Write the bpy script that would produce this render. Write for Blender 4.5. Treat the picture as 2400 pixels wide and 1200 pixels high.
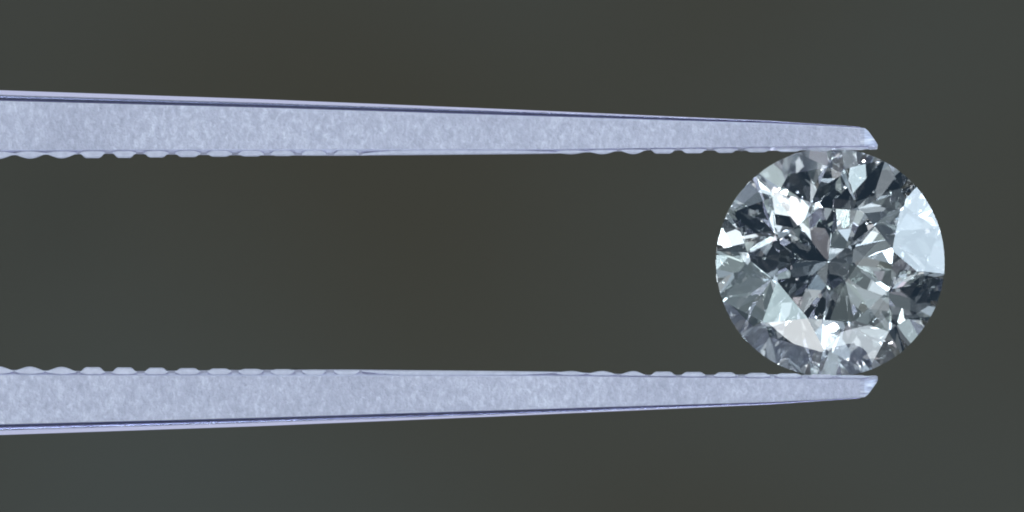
import bpy, bmesh, math, random
from mathutils import Vector, Matrix, noise

ROOM, ROOM_COL = 0.025, (0.55, 0.95, 1.45)
FLECKS = [(0.96, 0.93, 1.0), (0.62, 0.82, 1.0), (0.90, 0.86, 1.0), (0.72, 0.97, 0.98)]
BOOST = 1.22
TINTS = [(0.78, 0.91, 1.0), (0.84, 0.94, 1.0), (0.74, 0.94, 1.0), (0.70, 0.86, 1.0), (0.92, 0.97, 1.0), (0.82, 0.92, 1.0), (0.80, 0.97, 0.97)]
STRIPS = [  # unseen lamps added so the outer bevels reflect bright
    ((-0.1, 0.45, 0.9), 420, 130, 0.8, (-3, 0, 0), 300),
    ((-0.1, 0.45, -0.9), 420, 130, 0.8, (-3, 0, 0), 300),
]
BLAST = [(0.36, 0.37, 0.47), (0.51, 0.515, 0.63), (0.67, 0.68, 0.79), (0.88, 0.89, 0.95)]
JAW = [(0.52, 0.525, 0.64), (0.63, 0.635, 0.75)]
BACK = [(0.0475, 0.0420, 0.0310), (0.0560, 0.0570, 0.0505)]
BOFF = (773.4, 795.7, -280.1)
COVE_T, BEV_T = math.tan(math.radians(25)), math.tan(math.radians(58))
LAMPS = [  # direction seen from the stone (right, up, to the camera), angular radius, radiance
    (0.6073, -0.0422, 0.7934, 1.00, 500.000),
    (-0.4309, 0.1532, 0.8893, 1.00, 500.000),
    (0.2718, -0.0184, 0.9622, 1.00, 500.000),
    (-0.4669, -0.0929, 0.8794, 1.50, 0.657),
    (0.0664, -0.1788, 0.9816, 1.50, 10.398),
    (0.4353, -0.0422, 0.8993, 1.50, 0.349),
    (0.1673, -0.9851, -0.0386, 1.50, 1.700),
    (0.3733, -0.3810, 0.8459, 1.50, 0.669),
    (0.8466, -0.0773, 0.5265, 1.50, 4.262),
    (0.9590, -0.2788, -0.0511, 1.50, 9.654),
    (0.1170, -0.9842, 0.1327, 1.50, 6.440),
    (0.2720, -0.1499, 0.9505, 1.50, 1.525),
    (0.4540, 0.6692, 0.5883, 1.50, 2.148),
    (0.5795, -0.8145, 0.0266, 1.50, 1.041),
    (0.0953, 0.3013, 0.9488, 1.51, 1.119),
    (-0.0772, -0.2927, 0.9531, 1.52, 3.574),
    (0.9476, 0.0218, -0.3189, 1.57, 5.681),
    (-0.8007, -0.5271, 0.2848, 1.58, 11.374),
    (0.3580, 0.3588, 0.8621, 1.58, 0.215),
    (0.0355, 0.9103, 0.4125, 1.60, 0.612),
    (-0.1524, -0.2447, 0.9575, 1.60, 0.858),
    (-0.1777, -0.3549, 0.9179, 1.61, 1.616),
    (-0.0936, -0.9891, 0.1137, 1.61, 14.000),
    (0.9460, -0.3005, 0.1217, 1.61, 0.194),
    (0.0843, -0.9931, 0.0811, 1.62, 11.162),
    (0.6686, -0.3671, 0.6467, 1.63, 1.465),
    (0.1068, -0.5187, 0.8483, 1.64, 0.381),
    (-0.0627, 0.3894, 0.9189, 1.65, 0.114),
    (-0.1738, -0.4082, 0.8962, 1.66, 0.339),
    (0.4367, -0.6073, 0.6637, 1.67, 0.850),
    (0.2983, 0.4047, 0.8644, 1.69, 0.369),
    (-0.9157, -0.0700, 0.3958, 1.70, 1.694),
    (-0.2971, -0.0621, 0.9528, 1.74, 12.372),
    (0.8313, -0.3355, 0.4432, 1.75, 14.000),
    (0.1889, 0.6583, 0.7287, 1.77, 0.327),
    (-0.5871, -0.4270, 0.6878, 1.80, 7.432),
    (-0.1722, -0.0868, 0.9812, 1.81, 7.599),
    (0.3622, -0.2302, 0.9032, 1.85, 0.515),
    (-0.3706, 0.2075, 0.9053, 1.86, 1.227),
    (0.8321, 0.5541, -0.0233, 1.86, 14.000),
    (0.9283, -0.3056, 0.2120, 1.92, 0.188),
    (0.1350, -0.9668, 0.2168, 1.94, 12.473),
    (0.3223, 0.7843, 0.5301, 1.97, 5.127),
    (-0.2124, 0.1601, 0.9640, 1.97, 0.058),
    (0.9349, 0.0256, -0.3540, 1.97, 12.666),
    (0.6183, -0.2884, 0.7311, 1.99, 0.384),
    (0.0975, -0.4059, 0.9087, 2.06, 0.770),
    (0.1622, -0.2682, 0.9496, 2.06, 0.632),
    (0.4235, 0.4362, 0.7940, 2.08, 0.527),
    (-0.2299, 0.5246, 0.8197, 2.11, 0.090),
    (-0.2878, -0.5572, 0.7789, 2.11, 1.488),
    (0.4419, 0.2627, 0.8577, 2.11, 0.903),
    (-0.1205, 0.2712, 0.9550, 2.12, 0.364),
    (-0.4521, 0.0177, 0.8918, 2.12, 0.115),
    (0.8448, 0.1976, 0.4972, 2.17, 0.910),
    (-0.5579, -0.7462, 0.3632, 2.17, 11.867),
    (0.2283, 0.4375, 0.8698, 2.18, 0.260),
    (0.2829, 0.7822, 0.5550, 2.18, 1.562),
    (0.3779, -0.0700, 0.9232, 2.19, 2.084),
    (0.0736, 0.5416, 0.8374, 2.19, 0.560),
    (-0.4297, 0.5063, 0.7477, 2.20, 1.000),
    (0.0042, 0.4900, 0.8717, 2.20, 0.600),
    (0.5606, -0.1344, 0.8171, 2.20, 2.316),
    (-0.4915, -0.4283, 0.7583, 2.20, 1.000),
    (0.6516, 0.2253, 0.7244, 2.20, 3.083),
    (-0.6004, -0.5995, 0.5293, 2.20, 1.122),
    (-0.4367, 0.8449, 0.3090, 2.21, 9.077),
    (0.3417, 0.5100, 0.7894, 2.21, 1.959),
    (-0.3014, 0.5670, 0.7666, 2.22, 0.215),
    (0.6853, 0.2789, 0.6727, 2.23, 0.517),
    (-0.7288, -0.1714, 0.6629, 2.25, 1.119),
    (0.9727, -0.1814, 0.1446, 2.26, 6.846),
    (0.5859, 0.5391, 0.6051, 2.26, 0.797),
    (0.3138, -0.3254, 0.8920, 2.30, 0.137),
    (-0.9375, -0.1151, 0.3285, 2.32, 0.982),
    (0.2734, 0.6189, 0.7363, 2.33, 0.191),
    (-0.7879, 0.1851, 0.5873, 2.35, 0.366),
    (-0.9559, -0.1206, 0.2676, 2.36, 0.332),
    (-0.1006, -0.1447, 0.9843, 2.36, 0.491),
    (0.4222, -0.9056, -0.0390, 2.37, 6.059),
    (0.1098, 0.2238, 0.9684, 2.39, 0.836),
    (0.1155, 0.5656, 0.8165, 2.41, 0.063),
    (0.2005, 0.9686, 0.1470, 2.42, 2.792),
    (0.2567, 0.2772, 0.9259, 2.44, 0.932),
    (0.8866, -0.1713, 0.4296, 2.46, 2.712),
    (0.4025, -0.8914, 0.2081, 2.46, 0.440),
    (-0.5022, 0.6498, 0.5706, 2.47, 0.435),
    (-0.5424, -0.3120, 0.7801, 2.48, 0.367),
    (0.6688, 0.7428, -0.0309, 2.50, 0.842),
    (-0.1970, -0.4304, 0.8809, 2.51, 0.717),
    (0.3339, 0.3191, 0.8869, 2.55, 1.323),
    (0.1979, -0.9801, -0.0147, 2.55, 0.795),
    (0.5086, -0.8587, 0.0628, 2.60, 2.574),
    (-0.7331, -0.1898, 0.6531, 2.60, 0.147),
    (0.1878, 0.2079, 0.9600, 2.60, 0.204),
    (0.8405, 0.5336, 0.0938, 2.63, 9.475),
    (-0.5464, -0.1736, 0.8193, 2.63, 0.254),
    (0.6764, 0.1137, 0.7277, 2.63, 1.230),
    (-0.3236, -0.0648, 0.9440, 2.65, 0.166),
    (-0.8090, -0.2127, 0.5480, 2.66, 1.475),
    (0.9204, -0.3762, 0.1066, 2.67, 2.581),
    (0.2581, -0.4866, 0.8346, 2.68, 0.479),
    (0.6684, -0.7198, 0.1875, 2.71, 2.279),
    (-0.8509, -0.3060, 0.4269, 2.71, 14.000),
    (0.2313, -0.6171, 0.7521, 2.74, 1.523),
    (0.2549, -0.1008, 0.9617, 2.76, 0.329),
    (0.5030, 0.1588, 0.8496, 2.78, 0.614),
    (-0.0829, -0.9773, 0.1950, 2.80, 0.210),
    (0.1409, -0.3382, 0.9305, 2.82, 0.242),
    (-0.2444, 0.1687, 0.9549, 2.82, 0.160),
    (-0.6503, 0.7023, 0.2894, 2.83, 8.369),
    (0.2289, -0.8722, 0.4324, 2.84, 0.874),
    (-0.4960, -0.6368, 0.5903, 2.87, 0.512),
    (-0.3279, -0.1757, 0.9282, 2.88, 0.116),
    (-0.2700, -0.9218, 0.2781, 2.89, 14.000),
    (0.8308, -0.0932, 0.5488, 2.89, 0.228),
    (0.8163, 0.4501, -0.3621, 2.91, 3.109),
    (0.2458, 0.4594, 0.8535, 2.93, 0.704),
    (0.8013, -0.1025, 0.5895, 3.00, 1.892),
    (-0.3851, 0.8978, 0.2136, 3.01, 0.277),
    (-0.3169, 0.2074, 0.9255, 3.02, 0.068),
    (0.7309, 0.6035, -0.3185, 3.03, 3.473),
    (-0.9390, -0.0177, 0.3435, 3.04, 3.729),
    (-0.5264, 0.0844, 0.8460, 3.10, 0.371),
    (0.6300, -0.5870, 0.5085, 3.15, 0.252),
    (-0.9022, 0.2804, -0.3278, 3.18, 4.135),
    (0.6371, 0.4568, 0.6209, 3.18, 0.835),
    (-0.2745, -0.8851, 0.3757, 3.20, 3.000),
    (-0.6973, 0.6731, 0.2466, 3.20, 3.000),
    (0.6145, -0.2700, 0.7413, 3.20, 0.455),
    (0.6263, -0.0722, 0.7762, 3.20, 1.000),
    (-0.3956, 0.0996, 0.9130, 3.20, 0.977),
    (0.8722, 0.0621, 0.4852, 3.20, 4.767),
    (0.9147, 0.0628, 0.3993, 3.20, 0.385),
    (0.2641, -0.9567, 0.1224, 3.21, 3.668),
    (0.9694, 0.1042, 0.2223, 3.21, 4.768),
    (-0.5599, 0.7407, 0.3713, 3.22, 10.830),
    (0.7221, -0.2116, 0.6587, 3.22, 0.128),
    (0.7112, 0.0339, 0.7021, 3.23, 0.102),
    (0.1284, 0.9917, -0.0083, 3.28, 9.587),
    (-0.2634, -0.1567, 0.9519, 3.29, 0.960),
    (-0.2166, 0.7432, 0.6330, 3.29, 0.331),
    (0.9965, 0.0839, 0.0005, 3.30, 10.377),
    (0.5924, 0.7157, 0.3699, 3.34, 14.000),
    (-0.3126, 0.3957, 0.8635, 3.34, 0.944),
    (-0.2426, -0.9567, 0.1607, 3.38, 4.621),
    (0.0076, -0.3008, 0.9537, 3.39, 0.223),
    (0.2561, 0.3245, 0.9105, 3.46, 8.818),
    (-0.4808, 0.7287, 0.4877, 3.51, 0.104),
    (0.2921, 0.1822, 0.9389, 3.54, 0.196),
    (0.2240, -0.8270, 0.5156, 3.55, 0.904),
    (0.0168, -0.4419, 0.8969, 3.57, 0.095),
    (-0.1251, 0.4895, 0.8630, 3.61, 0.400),
    (-0.6984, 0.3288, 0.6357, 3.75, 0.199),
    (0.0257, 0.3149, 0.9488, 3.81, 0.196),
    (0.7799, -0.5541, -0.2912, 3.86, 2.768),
    (0.9455, -0.2087, -0.2501, 3.87, 0.577),
    (0.2012, 0.4680, 0.8605, 3.87, 0.221),
    (0.3603, -0.3472, 0.8658, 3.94, 0.393),
    (-0.3157, -0.9487, 0.0161, 3.95, 0.683),
    (-0.5040, -0.3175, 0.8032, 3.98, 0.365),
    (-0.7533, 0.3622, 0.5489, 3.99, 0.167),
    (0.3828, -0.9176, 0.1070, 4.09, 1.760),
    (0.6381, -0.4156, 0.6482, 4.10, 0.388),
    (-0.9437, -0.2206, -0.2464, 4.11, 2.735),
    (0.9096, 0.3747, -0.1796, 4.12, 0.366),
    (-0.3158, 0.4857, 0.8151, 4.17, 0.050),
    (-0.4002, -0.6044, 0.6889, 4.18, 2.262),
    (-0.6321, -0.3563, 0.6882, 4.22, 0.285),
    (0.9596, -0.1672, -0.2263, 4.22, 2.535),
    (-0.9184, -0.3758, 0.1238, 4.23, 1.339),
    (-0.2698, 0.5935, 0.7582, 4.26, 0.280),
    (0.8775, -0.4701, -0.0951, 4.27, 3.688),
    (-0.0684, -0.9308, 0.3591, 4.28, 0.336),
    (-0.8803, 0.3734, -0.2928, 4.33, 4.595),
    (0.9860, 0.1533, 0.0651, 4.39, 8.957),
    (0.9675, -0.1036, 0.2308, 4.41, 1.280),
    (0.4035, 0.9040, -0.1414, 4.41, 14.000),
    (0.4696, 0.6390, 0.6092, 4.47, 3.347),
    (0.4842, 0.8519, 0.1996, 4.51, 1.930),
    (-0.9735, -0.1161, -0.1971, 4.57, 14.000),
    (-0.8999, 0.1264, 0.4174, 4.85, 0.639),
    (-0.9420, -0.3354, 0.0152, 4.89, 2.638),
    (-0.6849, -0.6818, 0.2568, 4.91, 1.495),
    (0.5697, 0.4092, 0.7127, 5.00, 0.148),
    (0.4499, -0.8877, 0.0978, 5.04, 14.000),
    (0.3052, -0.5935, 0.7447, 5.06, 0.273),
    (0.3354, 0.9368, 0.0991, 5.10, 0.275),
    (-0.2756, 0.9418, 0.1925, 5.15, 14.000),
    (0.4526, 0.1523, 0.8786, 5.33, 0.323),
    (-0.5896, -0.7513, 0.2966, 5.33, 2.228),
    (-0.9459, 0.1616, -0.2812, 5.39, 0.538),
    (-0.9970, -0.0596, 0.0497, 5.55, 1.997),
    (0.2781, -0.6973, 0.6606, 5.57, 0.445),
    (-0.6352, 0.4784, 0.6063, 5.73, 0.292),
    (-0.8488, -0.4342, 0.3018, 5.78, 0.187),
    (0.4625, 0.8296, 0.3128, 5.80, 0.113),
    (0.6433, 0.5202, 0.5618, 5.88, 0.098),
    (-0.8653, 0.2992, 0.4021, 5.94, 0.333),
    (0.8285, -0.5324, 0.1735, 5.99, 0.188),
    (0.9903, -0.0979, 0.0984, 6.05, 5.927),
    (0.6729, -0.6444, 0.3633, 6.10, 0.458),
    (-0.1916, 0.9555, 0.2244, 6.13, 0.465),
    (0.4011, 0.8708, -0.2843, 6.14, 5.398),
    (-0.1645, -0.9768, 0.1371, 6.26, 0.683),
    (0.6310, 0.6948, 0.3451, 6.37, 0.213),
    (-0.6092, 0.2017, 0.7670, 6.37, 0.097),
    (-0.9755, 0.1771, 0.1302, 6.85, 1.997),
    (-0.6577, -0.7531, 0.0159, 6.98, 0.292),
    (0.8913, 0.4460, 0.0812, 7.12, 0.221),
    (-0.4955, -0.8156, 0.2989, 7.26, 0.499),
    (-0.8504, 0.5203, 0.0782, 7.39, 0.710),
    (-0.8586, -0.3461, 0.3782, 7.45, 0.279),
    (0.4422, 0.8949, -0.0604, 7.61, 0.264),
    (0.6438, 0.6717, -0.3665, 7.68, 3.139),
    (0.9948, 0.0505, 0.0880, 7.74, 0.283),
    (-0.6947, 0.6848, -0.2201, 7.97, 3.296),
    (-0.8462, 0.5245, 0.0941, 7.99, 2.124),
    (-0.9584, 0.2637, 0.1092, 8.29, 1.655),
    (0.7092, 0.3952, 0.5839, 8.39, 0.278),
    (-0.5109, -0.3830, 0.7696, 8.55, 0.279),
    (-0.0155, 0.9631, 0.2687, 8.92, 0.128),
    (0.9443, -0.0615, 0.3233, 8.94, 0.117),
    (0.0893, -0.2514, 0.9638, 9.07, 0.055),
    (0.5597, -0.6394, 0.5271, 9.14, 0.106),
    (0.6639, -0.7473, -0.0295, 12.54, 0.213),
    (0.9750, 0.2131, -0.0630, 13.00, 2.763),
    (-0.9979, 0.0650, 0.0069, 13.36, 0.701),
    (0.6219, -0.2015, 0.7567, 13.48, 0.066),
    (0.8076, -0.4849, 0.3356, 13.93, 0.193),
    (-0.5825, -0.2167, 0.7834, 16.14, 0.039),
    (-0.7969, -0.5372, 0.2764, 17.00, 0.188),
]
PLANES = [  # cut planes of the stone: normal, distance, facet
    (0.105941, -0.036305, 0.993709, 0.384377, 'table_facet'),
    (0.632025, 0.140675, 0.762073, 0.611199, 'bezel_facet'),
    (0.567570, 0.228674, -0.790932, 0.711446, 'pavilion_facet'),
    (0.418733, 0.225319, 0.879712, 0.545942, 'star_facet'),
    (0.678034, 0.298462, 0.671707, 0.702530, 'upper_girdle_facet'),
    (0.531404, 0.357764, -0.767864, 0.712105, 'lower_girdle_facet'),
    (0.498505, 0.503030, 0.706013, 0.702451, 'upper_girdle_facet'),
    (0.357751, 0.566143, -0.742628, 0.712377, 'lower_girdle_facet'),
    (0.354095, 0.472753, 0.806921, 0.605281, 'bezel_facet'),
    (0.237883, 0.627113, -0.741715, 0.710311, 'pavilion_facet'),
    (0.132874, 0.394860, 0.909082, 0.552486, 'star_facet'),
    (0.268588, 0.627300, 0.730996, 0.703191, 'upper_girdle_facet'),
    (0.121363, 0.691135, -0.712463, 0.712023, 'lower_girdle_facet'),
    (0.006309, 0.643198, 0.765674, 0.694676, 'upper_girdle_facet'),
    (-0.151409, 0.713067, -0.684552, 0.713097, 'lower_girdle_facet'),
    (-0.079897, 0.522427, 0.848933, 0.613211, 'bezel_facet'),
    (-0.276024, 0.673684, -0.685537, 0.710375, 'pavilion_facet'),
    (-0.176106, 0.297974, 0.938189, 0.546237, 'star_facet'),
    (-0.243798, 0.574946, 0.781025, 0.697771, 'upper_girdle_facet'),
    (-0.403870, 0.634998, -0.658534, 0.712154, 'lower_girdle_facet'),
    (-0.451064, 0.389411, 0.803057, 0.693644, 'upper_girdle_facet'),
    (-0.611255, 0.461778, -0.642751, 0.711410, 'lower_girdle_facet'),
    (-0.423091, 0.239426, 0.873882, 0.616633, 'bezel_facet'),
    (-0.673926, 0.341783, -0.654987, 0.711228, 'pavilion_facet'),
    (-0.330870, -0.006855, 0.943652, 0.555634, 'star_facet'),
    (-0.565117, 0.166647, 0.808005, 0.689941, 'upper_girdle_facet'),
    (-0.737135, 0.221870, -0.638284, 0.712727, 'lower_girdle_facet'),
    (-0.580173, -0.084747, 0.810072, 0.679437, 'upper_girdle_facet'),
    (-0.763182, -0.047615, -0.644427, 0.711879, 'lower_girdle_facet'),
    (-0.462085, -0.200837, 0.863795, 0.615239, 'bezel_facet'),
    (-0.722581, -0.174794, -0.668823, 0.710358, 'pavilion_facet'),
    (-0.233421, -0.308661, 0.922086, 0.552874, 'star_facet'),
    (-0.504655, -0.346294, 0.790825, 0.693862, 'upper_girdle_facet'),
    (-0.683859, -0.305099, -0.662761, 0.713251, 'lower_girdle_facet'),
    (-0.347651, -0.556846, 0.754361, 0.699307, 'upper_girdle_facet'),
    (-0.505195, -0.518883, -0.689593, 0.711216, 'lower_girdle_facet'),
    (-0.177579, -0.543732, 0.820257, 0.615555, 'bezel_facet'),
    (-0.393515, -0.573779, -0.718278, 0.710649, 'pavilion_facet'),
    (0.052737, -0.457602, 0.887592, 0.555350, 'star_facet'),
    (-0.125732, -0.667738, 0.733701, 0.688420, 'upper_girdle_facet'),
    (-0.274173, -0.638835, -0.718832, 0.712046, 'lower_girdle_facet'),
    (0.140827, -0.699661, 0.700458, 0.688798, 'upper_girdle_facet'),
    (-0.004425, -0.663902, -0.747806, 0.711518, 'lower_girdle_facet'),
    (0.251692, -0.583592, 0.772057, 0.613996, 'bezel_facet'),
    (0.120554, -0.620585, -0.774817, 0.710816, 'pavilion_facet'),
    (0.378666, -0.345175, 0.858759, 0.551381, 'star_facet'),
    (0.398997, -0.607863, 0.686515, 0.688237, 'upper_girdle_facet'),
    (0.251213, -0.583082, -0.772598, 0.711935, 'lower_girdle_facet'),
    (0.624822, -0.436708, 0.647212, 0.692946, 'upper_girdle_facet'),
    (0.458818, -0.409380, -0.788603, 0.711711, 'lower_girdle_facet'),
    (0.594980, -0.297550, 0.746634, 0.613807, 'bezel_facet'),
    (0.518406, -0.288289, -0.805075, 0.710969, 'pavilion_facet'),
    (0.516091, -0.071139, 0.853574, 0.558143, 'star_facet'),
    (0.725943, -0.211042, 0.654575, 0.699514, 'upper_girdle_facet'),
    (0.585128, -0.168557, -0.793230, 0.711878, 'lower_girdle_facet'),
    (0.756047, 0.042335, 0.653147, 0.704751, 'upper_girdle_facet'),
    (0.610030, 0.098580, -0.786222, 0.710166, 'lower_girdle_facet'),
]
GAX = [(0.950420, 0.297523, -0.090456), (-0.292367, 0.954024, 0.066025), (0.105941, -0.036305, 0.993709)]

for o in list(bpy.data.objects):
    bpy.data.objects.remove(o)
scene = bpy.context.scene
C = scene.collection
scene.unit_settings.system = 'METRIC'
scene.unit_settings.scale_length = 0.001          # one unit is a millimetre
scene.unit_settings.length_unit = 'MILLIMETERS'

# ------------------------------------------------------------------ camera
K = 83.0                                          # picture pixels (2400 wide) per mm in the girdle plane
CAM = 119.7                                       # camera to girdle plane
cam_d = bpy.data.cameras.new('camera')
cam = bpy.data.objects.new('camera', cam_d)
C.objects.link(cam)
cam.location = (0, -CAM, 0)
cam.rotation_euler = (math.radians(90), 0, 0)
cam_d.sensor_width = 36.0
cam_d.lens = 36.0 * CAM / (2400 / K)
cam_d.clip_start = 1.0
cam_d.clip_end = 5000.0
scene.camera = cam


def W(px, py, y=0.0):
    """point at depth y seen at picture position px, py (2400 x 1200)"""
    s = (CAM + y) / CAM / K
    return Vector(((px - 1200) * s, y, (600 - py) * s))


DC = W(1945.5, 615.5)                             # centre of the stone's girdle
ez = (Vector((0, -CAM, 0)) - DC).normalized()     # from the stone to the camera
ex = Vector((0, 0, 1)).cross(ez).normalized()
ey = ez.cross(ex)
FR = Matrix((ex, ey, ez)).transposed()            # columns

# ------------------------------------------------------------------ render settings
scene.render.engine = 'CYCLES'
cy = scene.cycles
cy.max_bounces = 40
cy.glossy_bounces = 40
cy.transmission_bounces = 40
cy.diffuse_bounces = 3
cy.transparent_max_bounces = 48
cy.caustics_reflective = True
cy.caustics_refractive = True
cy.blur_glossy = 0.0
cy.sample_clamp_indirect = 0.0
cy.use_denoising = True
cy.pixel_filter_type = 'BLACKMAN_HARRIS'
cy.filter_width = 1.9
vs = scene.view_settings
scene.display_settings.display_device = 'sRGB'
vs.view_transform = 'Standard'
vs.look = 'None'
vs.exposure = 0.0
vs.gamma = 1.0

# ------------------------------------------------------------------ world: dim even room light
w = bpy.data.worlds.new('World')
scene.world = w
w.use_nodes = True
bg = w.node_tree.nodes['Background']
bg.inputs[0].default_value = (*ROOM_COL, 1)
bg.inputs[1].default_value = ROOM

# ------------------------------------------------------------------ added unseen lamps, fitted for the stone's reflections and the steel's brightness
LD = 420.0


def lamp(d, radius_deg, radiance, col=(0.95, 0.975, 1.0), dist=LD):
    v = (FR @ Vector(d)).normalized()
    r = dist * math.tan(math.radians(radius_deg))
    l = bpy.data.lights.new('added_lamp', 'AREA')
    l.shape = 'DISK'
    l.size = 2 * r
    l.energy = radiance * math.pi * math.pi * r * r
    l.color = col
    o = bpy.data.objects.new('added_lamp', l)
    C.objects.link(o)
    o.location = DC + v * dist
    o.rotation_euler = v.to_track_quat('Z', 'Y').to_euler()
    return o


def added_strip(d, wx, wy, radiance, target, dist, col=(0.93, 0.95, 1.0)):
    v = Vector(d).normalized()
    l = bpy.data.lights.new('added_strip', 'AREA')
    l.shape = 'RECTANGLE'
    l.size, l.size_y = wx, wy
    l.energy = radiance * math.pi * wx * wy
    l.color = col
    o = bpy.data.objects.new('added_strip', l)
    C.objects.link(o)
    o.location = Vector(target) + v * dist
    z = v
    x = Vector((1, 0, 0))
    yv = z.cross(x).normalized()
    x = yv.cross(z)
    o.matrix_world = Matrix.Translation(o.location) @ Matrix((x, yv, z)).transposed().to_4x4()
    return o


lr = random.Random(11)                           # varied cool tints for the added lamps
for i, (a, b, c, r, L) in enumerate(LAMPS):
    tint = (0.92, 0.96, 1.0)
    if L < 100:
        tint = lr.choice(TINTS)
        if r < 2.6 and lr.random() < 0.2:             # tinted added lamps stand in for the stone's prismatic flecks
            tint = lr.choice(FLECKS)
    k = 0.2126 * tint[0] + 0.7152 * tint[1] + 0.0722 * tint[2]
    tint = tuple(v / k for v in tint)
    lamp((a, b, c), r, L * (BOOST if L < 100 else 1.0), tint, dist=LD + 1.5 * i)
for s in STRIPS:
    added_strip(*s)

# ------------------------------------------------------------------ helpers


def tag(o, label=None, cat=None, group=None, kind=None):
    for k, v in (('label', label), ('category', cat), ('group', group), ('kind', kind)):
        if v:
            o[k] = v
    return o


def link(name, me, mat=None, parent=None):
    o = bpy.data.objects.new(name, me)
    C.objects.link(o)
    if mat:
        me.materials.append(mat)
    if parent:
        o.parent = parent
    return o


def mesh(name, verts, faces):
    me = bpy.data.meshes.new(name)
    me.from_pydata([tuple(v) for v in verts], [], faces)
    me.update()
    return me


def nodes(name):
    m = bpy.data.materials.new(name)
    m.use_nodes = True
    nt = m.node_tree
    return m, nt, nt.nodes['Principled BSDF'], nt.nodes['Material Output']


def add(nt, t, **kw):
    n = nt.nodes.new(t)
    for k, v in kw.items():
        setattr(n, k, v)
    return n


def ramp(nt, stops):
    r = add(nt, 'ShaderNodeValToRGB')
    e = r.color_ramp.elements
    while len(e) < len(stops):
        e.new(0.5)
    for i, (p, c) in enumerate(stops):
        e[i].position = p
        e[i].color = (*c, 1)
    return r


# ------------------------------------------------------------------ materials
# sand-blasted steel of the side faces
m_blast, nt, bs, out = nodes('blasted_steel')
tc = add(nt, 'ShaderNodeTexCoord')
mp = add(nt, 'ShaderNodeMapping')
mp.inputs['Rotation'].default_value = (0, math.radians(24), 0)
mp.inputs['Scale'].default_value = (1.0, 0.8, 0.66)
nt.links.new(tc.outputs['Object'], mp.inputs['Vector'])
n1 = add(nt, 'ShaderNodeTexNoise')
n1.inputs['Scale'].default_value = 7.0
n1.inputs['Detail'].default_value = 5.0
n1.inputs['Roughness'].default_value = 0.7
n1.inputs['Distortion'].default_value = 0.6
nt.links.new(mp.outputs[0], n1.inputs['Vector'])
n2 = add(nt, 'ShaderNodeTexNoise')
n2.inputs['Scale'].default_value = 0.35
n2.inputs['Detail'].default_value = 1.0
nt.links.new(tc.outputs['Object'], n2.inputs['Vector'])
mx = add(nt, 'ShaderNodeMix', data_type='RGBA')
mx.inputs[0].default_value = 0.22
nt.links.new(n1.outputs['Color'], mx.inputs[6])
nt.links.new(n2.outputs['Color'], mx.inputs[7])
bw = add(nt, 'ShaderNodeRGBToBW')
nt.links.new(mx.outputs[2], bw.inputs[0])
cr = ramp(nt, [(0.30, BLAST[0]), (0.5, BLAST[1]), (0.62, BLAST[2]), (0.69, BLAST[3])])
nt.links.new(bw.outputs[0], cr.inputs[0])
nt.links.new(cr.outputs[0], bs.inputs['Base Color'])
bs.inputs['Metallic'].default_value = 0.55
bs.inputs['Roughness'].default_value = 0.62
bp = add(nt, 'ShaderNodeBump')
bp.inputs['Strength'].default_value = 0.7
bp.inputs['Distance'].default_value = 0.11
n3 = add(nt, 'ShaderNodeTexNoise')
n3.inputs['Scale'].default_value = 8
n3.inputs['Detail'].default_value = 4.0
n3.inputs['Roughness'].default_value = 0.6
nt.links.new(tc.outputs['Object'], n3.inputs['Vector'])
nt.links.new(n3.outputs['Fac'], bp.inputs['Height'])
nt.links.new(bp.outputs[0], bs.inputs['Normal'])

# polished steel of bevels
m_pol, nt, bs, out = nodes('polished_steel')
bs.inputs['Base Color'].default_value = (0.66, 0.68, 0.90, 1)
bs.inputs['Metallic'].default_value = 1.0
bs.inputs['Roughness'].default_value = 0.22
tc = add(nt, 'ShaderNodeTexCoord')
mp = add(nt, 'ShaderNodeMapping')
mp.inputs['Scale'].default_value = (0.6, 14, 14)
nt.links.new(tc.outputs['Object'], mp.inputs['Vector'])
n1 = add(nt, 'ShaderNodeTexNoise')
n1.inputs['Scale'].default_value = 1.5
n1.inputs['Detail'].default_value = 3
nt.links.new(mp.outputs[0], n1.inputs['Vector'])
bp = add(nt, 'ShaderNodeBump')
bp.inputs['Strength'].default_value = 0.12
bp.inputs['Distance'].default_value = 0.02
nt.links.new(n1.outputs['Fac'], bp.inputs['Height'])
nt.links.new(bp.outputs[0], bs.inputs['Normal'])

# satin steel of the ground jaws: flat-topped ridges, and the bevel they are cut from
def satin(name, c0, c1, rough, metal):
    m, nt, bs, out = nodes(name)
    tc = add(nt, 'ShaderNodeTexCoord')
    n1 = add(nt, 'ShaderNodeTexNoise')
    n1.inputs['Scale'].default_value = 6
    n1.inputs['Detail'].default_value = 3
    nt.links.new(tc.outputs['Object'], n1.inputs['Vector'])
    cr = ramp(nt, [(0.3, c0), (0.7, c1)])
    nt.links.new(n1.outputs['Fac'], cr.inputs[0])
    nt.links.new(cr.outputs[0], bs.inputs['Base Color'])
    bs.inputs['Metallic'].default_value = metal
    bs.inputs['Roughness'].default_value = rough
    return m


m_ridge = satin('ground_steel', JAW[0], JAW[1], 0.6, 0.45)
m_jaw = satin('satin_steel', (0.46, 0.46, 0.59), (0.56, 0.56, 0.69), 0.5, 0.65)
m_cove = satin('shade_tinted_steel', (0.36, 0.35, 0.60), (0.46, 0.45, 0.72), 0.24, 1.0)  # cove steel with the edge's purple shade put into its colour

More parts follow.
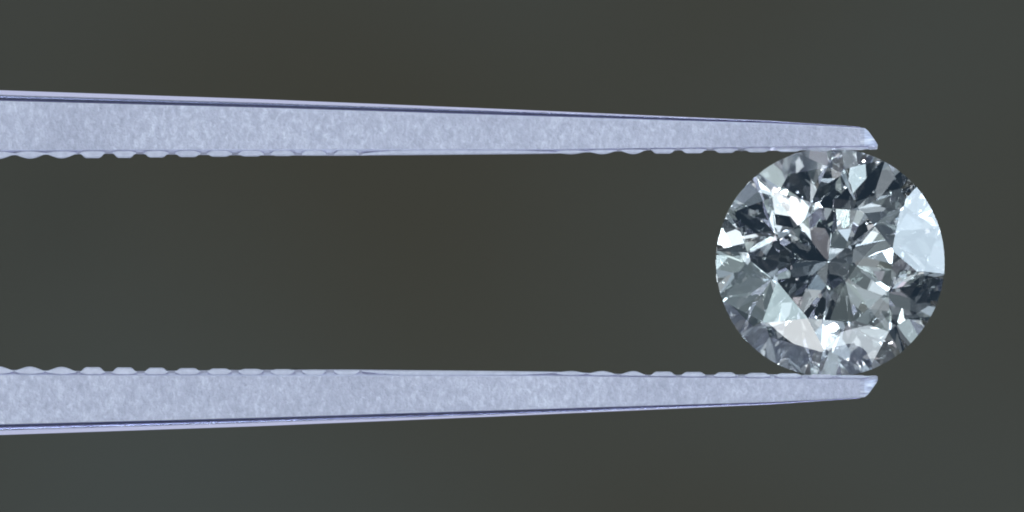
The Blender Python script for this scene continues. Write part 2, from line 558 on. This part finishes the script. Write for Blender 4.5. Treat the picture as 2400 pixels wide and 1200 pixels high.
# file-marked steel of the ground points
m_tip, nt, bs, out = nodes('filed_steel')
tc = add(nt, 'ShaderNodeTexCoord')
mp = add(nt, 'ShaderNodeMapping')
mp.inputs['Rotation'].default_value = (0, math.radians(-32), 0)
mp.inputs['Scale'].default_value = (1.3, 1.0, 9.0)
nt.links.new(tc.outputs['Object'], mp.inputs['Vector'])
n1 = add(nt, 'ShaderNodeTexNoise')
n1.inputs['Scale'].default_value = 1.6
n1.inputs['Detail'].default_value = 3
n1.inputs['Distortion'].default_value = 0.4
nt.links.new(mp.outputs[0], n1.inputs['Vector'])
cr = ramp(nt, [(0.36, (0.34, 0.35, 0.47)), (0.52, (0.48, 0.50, 0.63)), (0.68, (0.70, 0.71, 0.79))])
nt.links.new(n1.outputs['Fac'], cr.inputs[0])
nt.links.new(cr.outputs[0], bs.inputs['Base Color'])
bs.inputs['Metallic'].default_value = 0.6
bs.inputs['Roughness'].default_value = 0.5
bp = add(nt, 'ShaderNodeBump')
bp.inputs['Strength'].default_value = 0.8
bp.inputs['Distance'].default_value = 0.08
nt.links.new(n1.outputs['Fac'], bp.inputs['Height'])
nt.links.new(bp.outputs[0], bs.inputs['Normal'])

# diamond: clear, refractive index 2.42
m_dia = bpy.data.materials.new('diamond')
m_dia.use_nodes = True
nt = m_dia.node_tree
nt.nodes.clear()
out = add(nt, 'ShaderNodeOutputMaterial')
g = add(nt, 'ShaderNodeBsdfGlass')
g.distribution = 'BECKMANN'
g.inputs['Color'].default_value = (1, 1, 1, 1)
g.inputs['Roughness'].default_value = 0.0
g.inputs['IOR'].default_value = 2.42
nt.links.new(g.outputs[0], out.inputs['Surface'])

# backdrop cloth
m_back, nt, bs, out = nodes('dark_olive_backdrop')
tc = add(nt, 'ShaderNodeTexCoord')
n1 = add(nt, 'ShaderNodeTexNoise')
n1.inputs['Scale'].default_value = 0.016
n1.inputs['Detail'].default_value = 1.0
mp = add(nt, 'ShaderNodeMapping')
mp.inputs['Location'].default_value = BOFF
nt.links.new(tc.outputs['Object'], mp.inputs['Vector'])
nt.links.new(mp.outputs[0], n1.inputs['Vector'])
cr = ramp(nt, [(0.35, BACK[0]), (0.65, BACK[1])])
nt.links.new(n1.outputs['Fac'], cr.inputs[0])
nt.links.new(cr.outputs[0], bs.inputs['Base Color'])
bs.inputs['Roughness'].default_value = 0.9
bs.inputs['Specular IOR Level'].default_value = 0.1

# ------------------------------------------------------------------ backdrop: a hanging sheet, bowed a little
BY = 230.0
vs_, fs_ = [], []
nx, nz = 40, 24
for j in range(nz + 1):
    for i in range(nx + 1):
        x = -420 + 840 * i / nx
        z = -300 + 600 * j / nz
        y = BY + 5 * noise.noise(Vector((x * 0.006, z * 0.006, 1.7))) - 30 * (x / 420) ** 2
        vs_.append((x, y, z))
for j in range(nz):
    for i in range(nx):
        a = j * (nx + 1) + i
        fs_.append((a, a + 1, a + nx + 2, a + nx + 1))
me = mesh('backdrop', vs_, fs_)
for p in me.polygons:
    p.use_smooth = True
bd = link('backdrop', me, m_back)
tag(bd, label='dark olive grey blurred backdrop behind the tweezers', kind='structure')

# ------------------------------------------------------------------ tweezers
AY = 615.5                                        # mirror line of the two arms, in picture pixels
FACE = -0.95                                      # depth of the side face towards the camera


def lerp_tab(tab, x):
    if x <= tab[0][0]:
        (x0, y0), (x1, y1) = tab[0], tab[1]
    elif x >= tab[-1][0]:
        (x0, y0), (x1, y1) = tab[-2], tab[-1]
    else:
        for (x0, y0), (x1, y1) in zip(tab, tab[1:]):
            if x0 <= x <= x1:
                break
    return y0 + (y1 - y0) * (x - x0) / (x1 - x0)


# heights above the mirror line (px) of the arm's lines, against picture x
OUT = [(0, 404), (600, 383.5), (1200, 359), (1600, 341.5), (1800, 332.5), (1960, 322), (2028, 317)]
DARK = [(0, 390), (600, 372.5), (1200, 353.5), (1600, 339), (1800, 331.6), (1960, 321.6), (2028, 316.7)]      # bright bevel meets dark cove
FTOP = [(0, 379), (600, 363.5), (1200, 345), (1600, 332.5), (1800, 327), (1960, 319.5), (2028, 315.2)]   # side face's outer edge
FBOT = [(0, 264), (500, 265.5), (1000, 266.5), (1300, 266.5), (1700, 271), (1900, 273.5), (2060, 274)]   # side face's inner edge
BASE = [(0, 251), (255, 255), (540, 251.5), (800, 250.5), (860, 251), (1290, 255), (1376, 258), (1522, 263), (1665, 262.5), (1811, 262), (2060, 265.5)]
TIPH = [(0, 243), (290, 245.5), (588, 249), (812, 251.5), (860, 252), (1000, 252.5), (1300, 255), (1340, 254), (1480, 254), (1560, 255.5), (1700, 257), (1775, 258.5), (1850, 259.5), (2010, 264)]

# joined heel far to the left, outside the picture
HEEL_X = -8600.0


def bow(x):
    """extra shift of the whole section towards the mirror line, left of the frame"""
    if x >= -250:
        return 0.0
    t = (-250 - x) / (-250 - HEEL_X)
    return -t * t * (3 - 2 * t)


def sec_line(tab, x):
    if x >= -250:
        return lerp_tab(tab, x)
    t = (-250 - x) / (-250 - HEEL_X)
    v0 = lerp_tab(tab, -250)
    base0 = lerp_tab(BASE, -250)
    rise = 520 * math.sin(math.pi * min(1, t) ** 0.8) * (1 - t) * 0.9
    # thickness stays, the gap opens and then closes at the heel
    return (v0 - base0) + base0 * (1 - t * t * (3 - 2 * t)) + rise


def half_depth(x):
    """the blade is wider away from the point"""
    return 0.95 + max(0, (2060 - x)) * 0.00042 if x > -600 else 0.95 + 2660 * 0.00042


def arm_sections():
    xs = [HEEL_X + (k / 24) * (-250 - HEEL_X) for k in range(24)]
    xs += [-250 + k * 25 for k in range(int((1975 + 250) / 25))]
    xs += [1975, 1990, 2004, 2016, 2026]
    return xs


def up(sign, x, v, y):
    return W(x, AY - sign * v, y)


rnd = random.Random(5)


def build_arm(sign, name, root):
    xs = arm_sections()
    V, F, MI = [], [], []
    ring = []

    def section(x, ftop, fbot, base, dark, face_y, back):
        # closed ring: inner back, inner front, face inner edge, face rows, face outer edge
        pts = [(base, back), (base, face_y + 0.30), (base + (fbot - base) * 0.45, face_y + 0.10), (fbot, face_y)]
        for q in (0.12, 0.35, 0.6, 0.8, 0.92):
            pts.append((fbot + (ftop - fbot) * q, face_y))
        pts += [(ftop, face_y + 0.026)]
        pts += [(ftop + 0.3, face_y + 0.8), (ftop + 0.3, back)]
        return pts

    secs = []
    for x in xs:
        secs.append((x, section(x, sec_line(FTOP, x), sec_line(FBOT, x), sec_line(BASE, x), sec_line(DARK, x), FACE, half_depth(x))))
    # the point: end facet ground at a slant, rolled back a little
    for x, ft, fb, ba, dk, dy in ((2034, 309.5, 275.5, 265.5, 311, 0.05), (2045, 295, 275.5, 264.8, 296.5, 0.13), (2053, 283.5, 273.5, 264.8, 285, 0.22), (2057, 276.5, 271, 267, 277.5, 0.34)):
        secs.append((x, section(x, ft, fb, ba, dk, FACE + dy, half_depth(x) - dy)))
    n = len(secs[0][1])
    for x, pts in secs:
        ring.append([len(V) + i for i in range(n)])
        for v, y in pts:
            V.append(up(sign, x, v, y))
    for k, (a, b) in enumerate(zip(ring, ring[1:])):
        filed = secs[k][0] >= 2016
        for i in range(n):
            j = (i + 1) % n
            f = (a[i], b[i], b[j], a[j])
            F.append(f if sign > 0 else f[::-1])
            MI.append((3 if filed else 0) if 3 <= i <= 8 else (1 if i in (9, 10) else 2))
    for rg, fl in ((ring[0], True), (ring[-1], False)):
        f = tuple(rg) if fl == (sign > 0) else tuple(rg[::-1])
        F.append(f)
        MI.append(0)
    me = mesh(name, V, F)
    for m in (m_blast, m_pol, m_jaw, m_tip):
        me.materials.append(m)
    for p, k in zip(me.polygons, MI):
        p.material_index = k
        p.use_smooth = True
    me.set_sharp_from_angle(angle=math.radians(14))
    arm = link(name, me, None, root)

    # polished outer bevel: shade-tinted cove and bright rounded back, a strip of its own along the arm
    V, F = [], []
    ring = []
    bx = [x for x in xs if x <= 2016]
    for x in bx:
        o, d, f = sec_line(OUT, x), sec_line(DARK, x), sec_line(FTOP, x)
        hd = half_depth(x)
        s = (o - f) / 26.0                         # 1 at the left edge, tiny at the point
        e = FACE + 0.027
        pc, pb = (d - f) / K, (o - d) / K
        y1 = e + COVE_T * pc
        prof = [(f - 1.5, e + 0.05), (f, e), (f + (d - f) * 0.22, e + COVE_T * pc * 0.08), (f + (d - f) * 0.45, e + COVE_T * pc * 0.26), (f + (d - f) * 0.72, e + COVE_T * pc * 0.6), (d, y1),
                (d + (o - d) * 0.3, y1 + BEV_T * pb * 0.25), (d + (o - d) * 0.65, y1 + BEV_T * pb * 0.6), (o, y1 + BEV_T * pb), (o + 0.02, hd - 0.1), (o - 3 * s - .5, hd + 0.004), (f - 1.5, hd + 0.004)]
        ring.append([len(V) + i for i in range(len(prof))])
        for v, y in prof:
            V.append(up(sign, x, v, y))
    n = len(ring[0])
    for a, b in zip(ring, ring[1:]):
        for i in range(n):
            j = (i + 1) % n
            f = (a[i], b[i], b[j], a[j])
            F.append(f if sign > 0 else f[::-1])
    for rg, fl in ((ring[0], True), (ring[-1], False)):
        F.append(tuple(rg) if fl == (sign > 0) else tuple(rg[::-1]))
    me = mesh('bevelled_edge', V, F)
    for p in me.polygons:
        p.use_smooth = True
    me.set_sharp_from_angle(angle=math.radians(22))
    me.materials.append(m_pol)
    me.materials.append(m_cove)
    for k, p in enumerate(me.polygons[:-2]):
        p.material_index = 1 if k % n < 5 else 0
    link('bevelled_edge', me, None, arm)

    # cross ridges of the jaw, each cut from the ground inner face
    def ridge(name, x0, x1, soft):
        xc, hw = (x0 + x1) / 2, (x1 - x0) / 2
        tip = lerp_tab(TIPH, xc)
        lift = lerp_tab(FBOT, xc) - 3.5
        prof = []
        m = 13
        for k in range(m):
            u = -1 + 2 * k / (m - 1)
            if soft > 0.5:
                q = (0.5 + 0.5 * math.cos(math.pi * u)) ** 0.7
            else:
                q = min(1.0, (1 - abs(u)) * 2.1)
                q = q * q * (3 - 2 * q)
            prof.append((xc + u * hw, q))
        V, F = [], []
        hd = half_depth(xc) - 0.02
        for u, q in prof:
            base = lerp_tab(BASE, u) + 1.5
            t = lerp_tab(TIPH, u) if hw > 60 else tip
            v = base + (t - base) * q if t < base else base - 1.5 * q
            root_v = base + (lift - base) * (0.25 + 0.75 * q ** 0.5)
            V += [up(sign, u, root_v, FACE + 0.035), up(sign, u, v + 3.2 * q, FACE + 0.075), up(sign, u, v, FACE + 0.16), up(sign, u, v, hd), up(sign, u, base + 7, hd), up(sign, u, base + 7, FACE + 0.3)]
        for k in range(m - 1):
            a, b = 6 * k, 6 * k + 6
            for i in range(6):
                j = (i + 1) % 6
                f = (a + i, b + i, b + j, a + j)
                F.append(f if sign < 0 else f[::-1])
        F.append(tuple(range(5, -1, -1)) if sign < 0 else tuple(range(6)))
        e = 6 * (m - 1)
        F.append(tuple(e + i for i in range(6)) if sign < 0 else tuple(e + 5 - i for i in range(6)))
        me = mesh(name, V, F)
        for p in me.polygons:
            p.use_smooth = True
        me.set_sharp_from_angle(angle=math.radians(35))
        link(name, me, m_ridge, arm)

    cs = [-152, -78, -4, 70, 144, 217, 291, 366, 440, 514, 588, 662, 736, 812]
    for c in cs:
        h = 37 if c < 180 else 29
        h += rnd.uniform(-1.2, 1.2)
        ridge('ridge', c - h, c + h, 1 if c < 180 else 0)
    ridge('flat_land', 848, 1302, 0)
    for c, h, s in ((1338, 38, 1), (1411, 36, 1), (1484, 33, 1), (1554, 31, 0), (1625, 31, 0), (1700, 28, 0), (1775, 30, 0), (1848, 32, 0), (1924, 31, 0), (1998, 38, 0)):
        ridge('ridge', c - h, c + h, s)
    return arm


tw = bpy.data.objects.new('tweezers', None)
C.objects.link(tw)
tag(tw, label='pale blasted steel tweezers with ridged jaws gripping the round diamond', cat='tweezers')
build_arm(1, 'arm', tw)
build_arm(-1, 'arm', tw)
# heel block that joins the arms, outside the frame
bmh = bmesh.new()
hw_ = half_depth(HEEL_X)
top = sec_line(OUT, HEEL_X)
pts = [up(1, HEEL_X + dx, v, y) for dx in (-700, 60) for v in (-top * (0.7 if dx < 0 else 1), top * (0.7 if dx < 0 else 1)) for y in (FACE + 0.01, hw_ - 0.01)]
bv = [bmh.verts.new(p) for p in pts]
for f in ((0, 1, 3, 2), (4, 6, 7, 5), (0, 4, 5, 1), (2, 3, 7, 6), (0, 2, 6, 4), (1, 5, 7, 3)):
    bmh.faces.new([bv[i] for i in f])
bmesh.ops.recalc_face_normals(bmh, faces=bmh.faces)
bmesh.ops.bevel(bmh, geom=list(bmh.edges), offset=0.25, segments=2, affect='EDGES')
me = bpy.data.meshes.new('heel')
bmh.to_mesh(me)
link('heel', me, m_blast, tw)

# ------------------------------------------------------------------ diamond
RS = 268.5 / K                                    # girdle radius, mm
GS = 96
allp = [(Vector(p[:3]), p[3], p[4]) for p in PLANES]
rot = Matrix([GAX[0], GAX[1], GAX[2]]).transposed()
for k in range(GS):
    a = (k + 0.5) * 2 * math.pi / GS
    allp.append((rot @ Vector((math.cos(a), math.sin(a), 0)), 0.9985, 'girdle'))


def clip(poly, n, d):
    o = []
    for i in range(len(poly)):
        p, q = poly[i], poly[(i + 1) % len(poly)]
        a = p[0] * n[0] + p[1] * n[1] + p[2] * n[2] - d
        b = q[0] * n[0] + q[1] * n[1] + q[2] * n[2] - d
        if a <= 0:
            o.append(p)
        if (a < 0 < b) or (b < 0 < a):
            t = a / (a - b)
            o.append(tuple(p[c] + (q[c] - p[c]) * t for c in range(3)))
    return o


weld = []


def welded(p):
    for i, q in enumerate(weld):
        if abs(p[0] - q[0]) < 2e-5 and abs(p[1] - q[1]) < 2e-5 and abs(p[2] - q[2]) < 2e-5:
            return i
    weld.append(p)
    return len(weld) - 1


facets = []
for i, (n, d, nm) in enumerate(allp):
    t = n.orthogonal().normalized()
    b = n.cross(t)
    poly = [tuple(n * d + t * sx + b * sy) for sx, sy in ((-3, -3), (3, -3), (3, 3), (-3, 3))]
    for j, (n2, d2, _) in enumerate(allp):
        if j != i and poly:
            poly = clip(poly, n2, d2)
    if len(poly) < 3:
        continue
    ids = []
    for p in poly:
        k = welded(p)
        if k not in ids:
            ids.append(k)
    if len(ids) >= 3:
        facets.append((nm, ids))

dia = bpy.data.objects.new('diamond', None)
C.objects.link(dia)
dia.location = DC
tag(dia, label='clear round brilliant cut diamond held face on between the tweezer tips', cat='diamond')
lw = [FR @ (Vector(p) * RS) for p in weld]
g_v, g_f, gm = [], [], {}
for nm, ids in facets:
    if nm == 'girdle':
        f = []
        for k in ids:
            if k not in gm:
                gm[k] = len(g_v)
                g_v.append(lw[k])
            f.append(gm[k])
        g_f.append(tuple(f))
        continue
    link(nm, mesh(nm, [lw[k] for k in ids], [tuple(range(len(ids)))]), m_dia, dia)
link('girdle', mesh('girdle', g_v, g_f), m_dia, dia)
